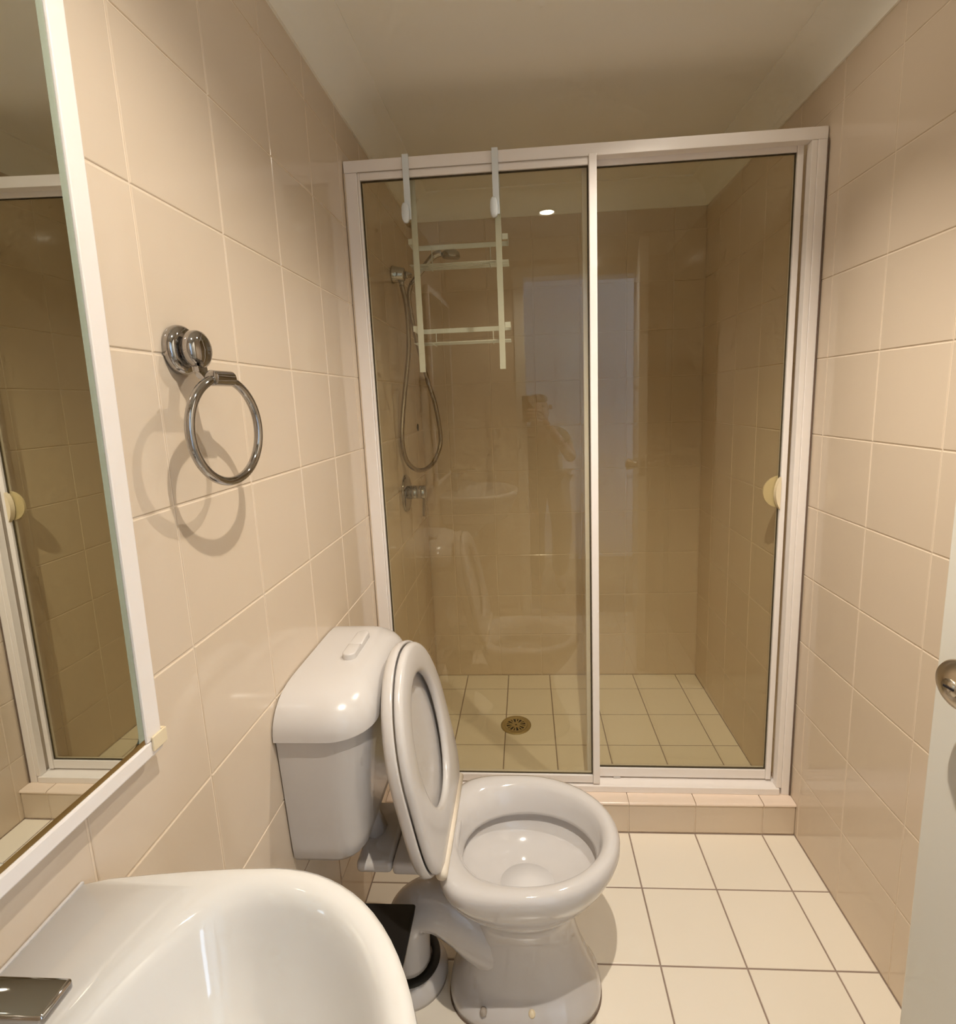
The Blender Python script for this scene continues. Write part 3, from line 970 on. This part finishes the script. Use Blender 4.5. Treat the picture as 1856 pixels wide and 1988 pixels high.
# ------------------------------------------------------------------ door
DRZ = math.radians(9.0)
door = box('door_1', 0.0, 0.038, -0.705, 0.0, 0.010, 2.005, 'door', None, 0.0015)
door.location = (0.963, 0.464, 0)
door.rotation_euler = (0, 0, DRZ)
tag(door, 'off-white flush door standing open along the right wall', kind='structure')
KY = -0.068
for sgn, face in ((-1, 0.0), (1, 0.038)):
    ko = (face, KY, 1.012)
    lathe('knob_rose', [(0.0001, 0.0002), (0.031, 0.0002), (0.031, 0.003), (0.027, 0.006), (0.0001, 0.007)], 'satin', door, ko, (sgn, 0, 0), 40)
    kn = lathe('door_knob', [(0.0001, 0.0072), (0.013, 0.0072), (0.0125, 0.018), (0.020, 0.026), (0.0275, 0.038), (0.028, 0.043), (0.026, 0.047), (0.012, 0.0555), (0.0001, 0.056)], 'satin', door, ko, (sgn, 0, 0), 48)
    edge_smooth(kn, 35)
    if sgn < 0:
        lathe('key_barrel', [(0.0001, 0.0), (0.0095, 0.0), (0.0095, 0.0015), (0.0001, 0.002)], 'satin', kn, (face - 0.0558, KY, 1.012), (-1, 0, 0), 20)
        box('key_slot', face - 0.0587, face - 0.0579, KY - 0.006, KY + 0.006, 1.0108, 1.0132, 'dark', kn)
box('latch_plate', 0.008, 0.030, 0.0, 0.0012, 0.965, 1.045, 'satin', door)

# ------------------------------------------------------------------ phone and photographer, seen only as a reflection in the glass
ph = empty('phone', (0.4588, -0.1675, 1.205))
tag(ph, 'dark phone held up behind the camera, mirrored in the glass', 'phone')
mesh_obj('phone_body', boxv(-0.0375, 0.0375, -0.004, 0.004, 0.0, 0.147), BOXF, 'black', ph, True, 0.003, 3)
mesh_obj('camera_bump', boxv(-0.002, 0.034, 0.0041, 0.0055, 0.110, 0.144), BOXF, 'greyplastic', ph, False, 0.0006, 1)


def skin_obj(name, verts, edges, radii, root, material, parent=None, sub=2):
    me = bpy.data.meshes.new(name + '_frame')
    me.from_pydata(verts, edges, [])
    o = bpy.data.objects.new(name + '_frame', me)
    C.objects.link(o)
    md = o.modifiers.new('skin', 'SKIN')
    md.use_smooth_shade = True
    sv = me.skin_vertices[0].data
    for k, r in enumerate(radii):
        sv[k].radius = r if isinstance(r, tuple) else (r, r)
        sv[k].use_root = (k == root)
    sb = o.modifiers.new('sub', 'SUBSURF')
    sb.levels = sub
    sb.render_levels = sub
    dg = bpy.context.evaluated_depsgraph_get()
    nm = bpy.data.meshes.new_from_object(o.evaluated_get(dg))
    bpy.data.objects.remove(o, do_unlink=True)
    nm.name = name
    nm.materials.clear()
    nm.materials.append(M[material])
    for p in nm.polygons:
        p.use_smooth = True
    r = bpy.data.objects.new(name, nm)
    C.objects.link(r)
    if parent:
        r.parent = parent
    return r


M['skin'] = mat('skin', (0.42, 0.25, 0.17), 0.5)
M['shirt'] = mat('grey_green_shirt', (0.17, 0.16, 0.12), 0.9)
M['trousers'] = mat('dark_trousers', (0.05, 0.045, 0.04), 0.9)
M['hair'] = mat('dark_hair', (0.03, 0.02, 0.015), 0.6)
# crouching: hips back, knees bent, head just behind the phone
hip, ch = (0.56, -0.86, 0.78), (0.535, -0.66, 1.02)
pv = [hip, (0.548, -0.77, 0.91), ch, (0.525, -0.585, 1.125), (0.52, -0.535, 1.175), (0.515, -0.470, 1.245), (0.515, -0.465, 1.330),
      (0.665, -0.60, 1.085), (0.715, -0.43, 0.955), (0.600, -0.275, 1.130), (0.545, -0.205, 1.205),
      (0.385, -0.60, 1.085), (0.335, -0.50, 0.880), (0.420, -0.50, 0.680), (0.445, -0.515, 0.605),
      (0.635, -0.84, 0.745), (0.650, -0.52, 0.500), (0.640, -0.74, 0.090), (0.650, -0.62, 0.035),
      (0.485, -0.84, 0.745), (0.470, -0.52, 0.500), (0.480, -0.74, 0.090), (0.470, -0.62, 0.035)]
pe = [(0, 1), (1, 2), (2, 3), (3, 4), (4, 5), (5, 6), (3, 7), (7, 8), (8, 9), (9, 10), (3, 11), (11, 12), (12, 13), (13, 14), (0, 15), (15, 16), (16, 17), (17, 18), (0, 19), (19, 20), (20, 21), (21, 22)]
pr = [(0.13, 0.10), (0.115, 0.09), (0.125, 0.092), (0.075, 0.06), 0.048, (0.072, 0.086), (0.066, 0.078), 0.050, 0.039, 0.028, (0.034, 0.018), 0.050, 0.039, 0.028, (0.032, 0.016),
      0.080, 0.056, 0.042, 0.034, 0.080, 0.056, 0.042, 0.034]
person = skin_obj('person', pv, pe, pr, 0, 'skin')
tag(person, 'crouching person in a dull shirt holding up a phone, mirrored in the glass', 'person')
skin_obj('shirt', [pv[0], pv[1], pv[2], pv[3], pv[7], pv[11], (0.693, -0.505, 1.01), (0.357, -0.545, 0.975)], [(0, 1), (1, 2), (2, 3), (3, 4), (4, 6), (3, 5), (5, 7)],
         [(0.145, 0.115), (0.132, 0.106), (0.142, 0.108), (0.085, 0.07), 0.060, 0.060, 0.053, 0.053], 0, 'shirt', person)
skin_obj('trousers', [(0.56, -0.86, 0.79), pv[15], pv[16], (0.640, -0.74, 0.10), pv[19], pv[20], (0.480, -0.74, 0.10)], [(0, 1), (1, 2), (2, 3), (0, 4), (4, 5), (5, 6)],
         [(0.142, 0.112), 0.094, 0.070, 0.058, 0.094, 0.070, 0.058], 0, 'trousers', person)
hx, hy, hz = 0.515, -0.465, 1.285
skin_obj('hair', [(hx, hy - 0.022, hz + 0.010), (hx, hy - 0.012, hz + 0.085)], [(0, 1)], [(0.080, 0.082), (0.058, 0.064)], 0, 'hair', person)
skin_obj('nose', [(hx, hy + 0.078, hz + 0.000), (hx, hy + 0.100, hz - 0.022)], [(0, 1)], [0.009, 0.013], 0, 'skin', person, 1)
for s_ in (-1, 1):
    lathe('eye', [(0.0001, 0.0), (0.010, 0.001), (0.007, 0.004), (0.0001, 0.005)], 'black', person, (hx + s_ * 0.028, hy + 0.076, hz + 0.006), (0, 1, 0), 12)
    skin_obj('ear', [(hx + s_ * 0.075, hy - 0.005, hz + 0.012), (hx + s_ * 0.075, hy - 0.005, hz - 0.022)], [(0, 1)], [0.012, 0.010], 0, 'skin', person, 1)
skin_obj('mouth', [(hx - 0.02, hy + 0.073, hz - 0.050), (hx + 0.02, hy + 0.073, hz - 0.050)], [(0, 1)], [0.006, 0.006], 0, 'skin', person, 1)
# fingers of the right hand around the phone, thumb on its screen side
for k, ln in enumerate((0.052, 0.058, 0.054, 0.042)):
    z = 1.268 - 0.019 * k
    skin_obj('finger', [(0.530, -0.190, z - 0.01), (0.5105, -0.170, z), (0.502, -0.1545, z + 0.002), (0.502 - ln, -0.1545, z + 0.004)], [(0, 1), (1, 2), (2, 3)], [0.0095, 0.009, 0.0085, 0.0075], 0, 'skin', person, 1)
skin_obj('thumb', [(0.535, -0.20, 1.215), (0.512, -0.188, 1.245), (0.480, -0.1805, 1.272)], [(0, 1), (1, 2)], [0.013, 0.0105, 0.0085], 0, 'skin', person, 1)
for k in range(4):
    x = 0.425 + 0.015 * k
    skin_obj('finger', [(x, -0.512, 0.605), (x, -0.490, 0.582), (x + 0.002, -0.462, 0.570)], [(0, 1), (1, 2)], [0.009, 0.0085, 0.007], 0, 'skin', person, 1)
skin_obj('thumb', [(0.470, -0.53, 0.615), (0.492, -0.515, 0.592), (0.500, -0.490, 0.580)], [(0, 1), (1, 2)], [0.012, 0.0105, 0.0085], 0, 'skin', person, 1)
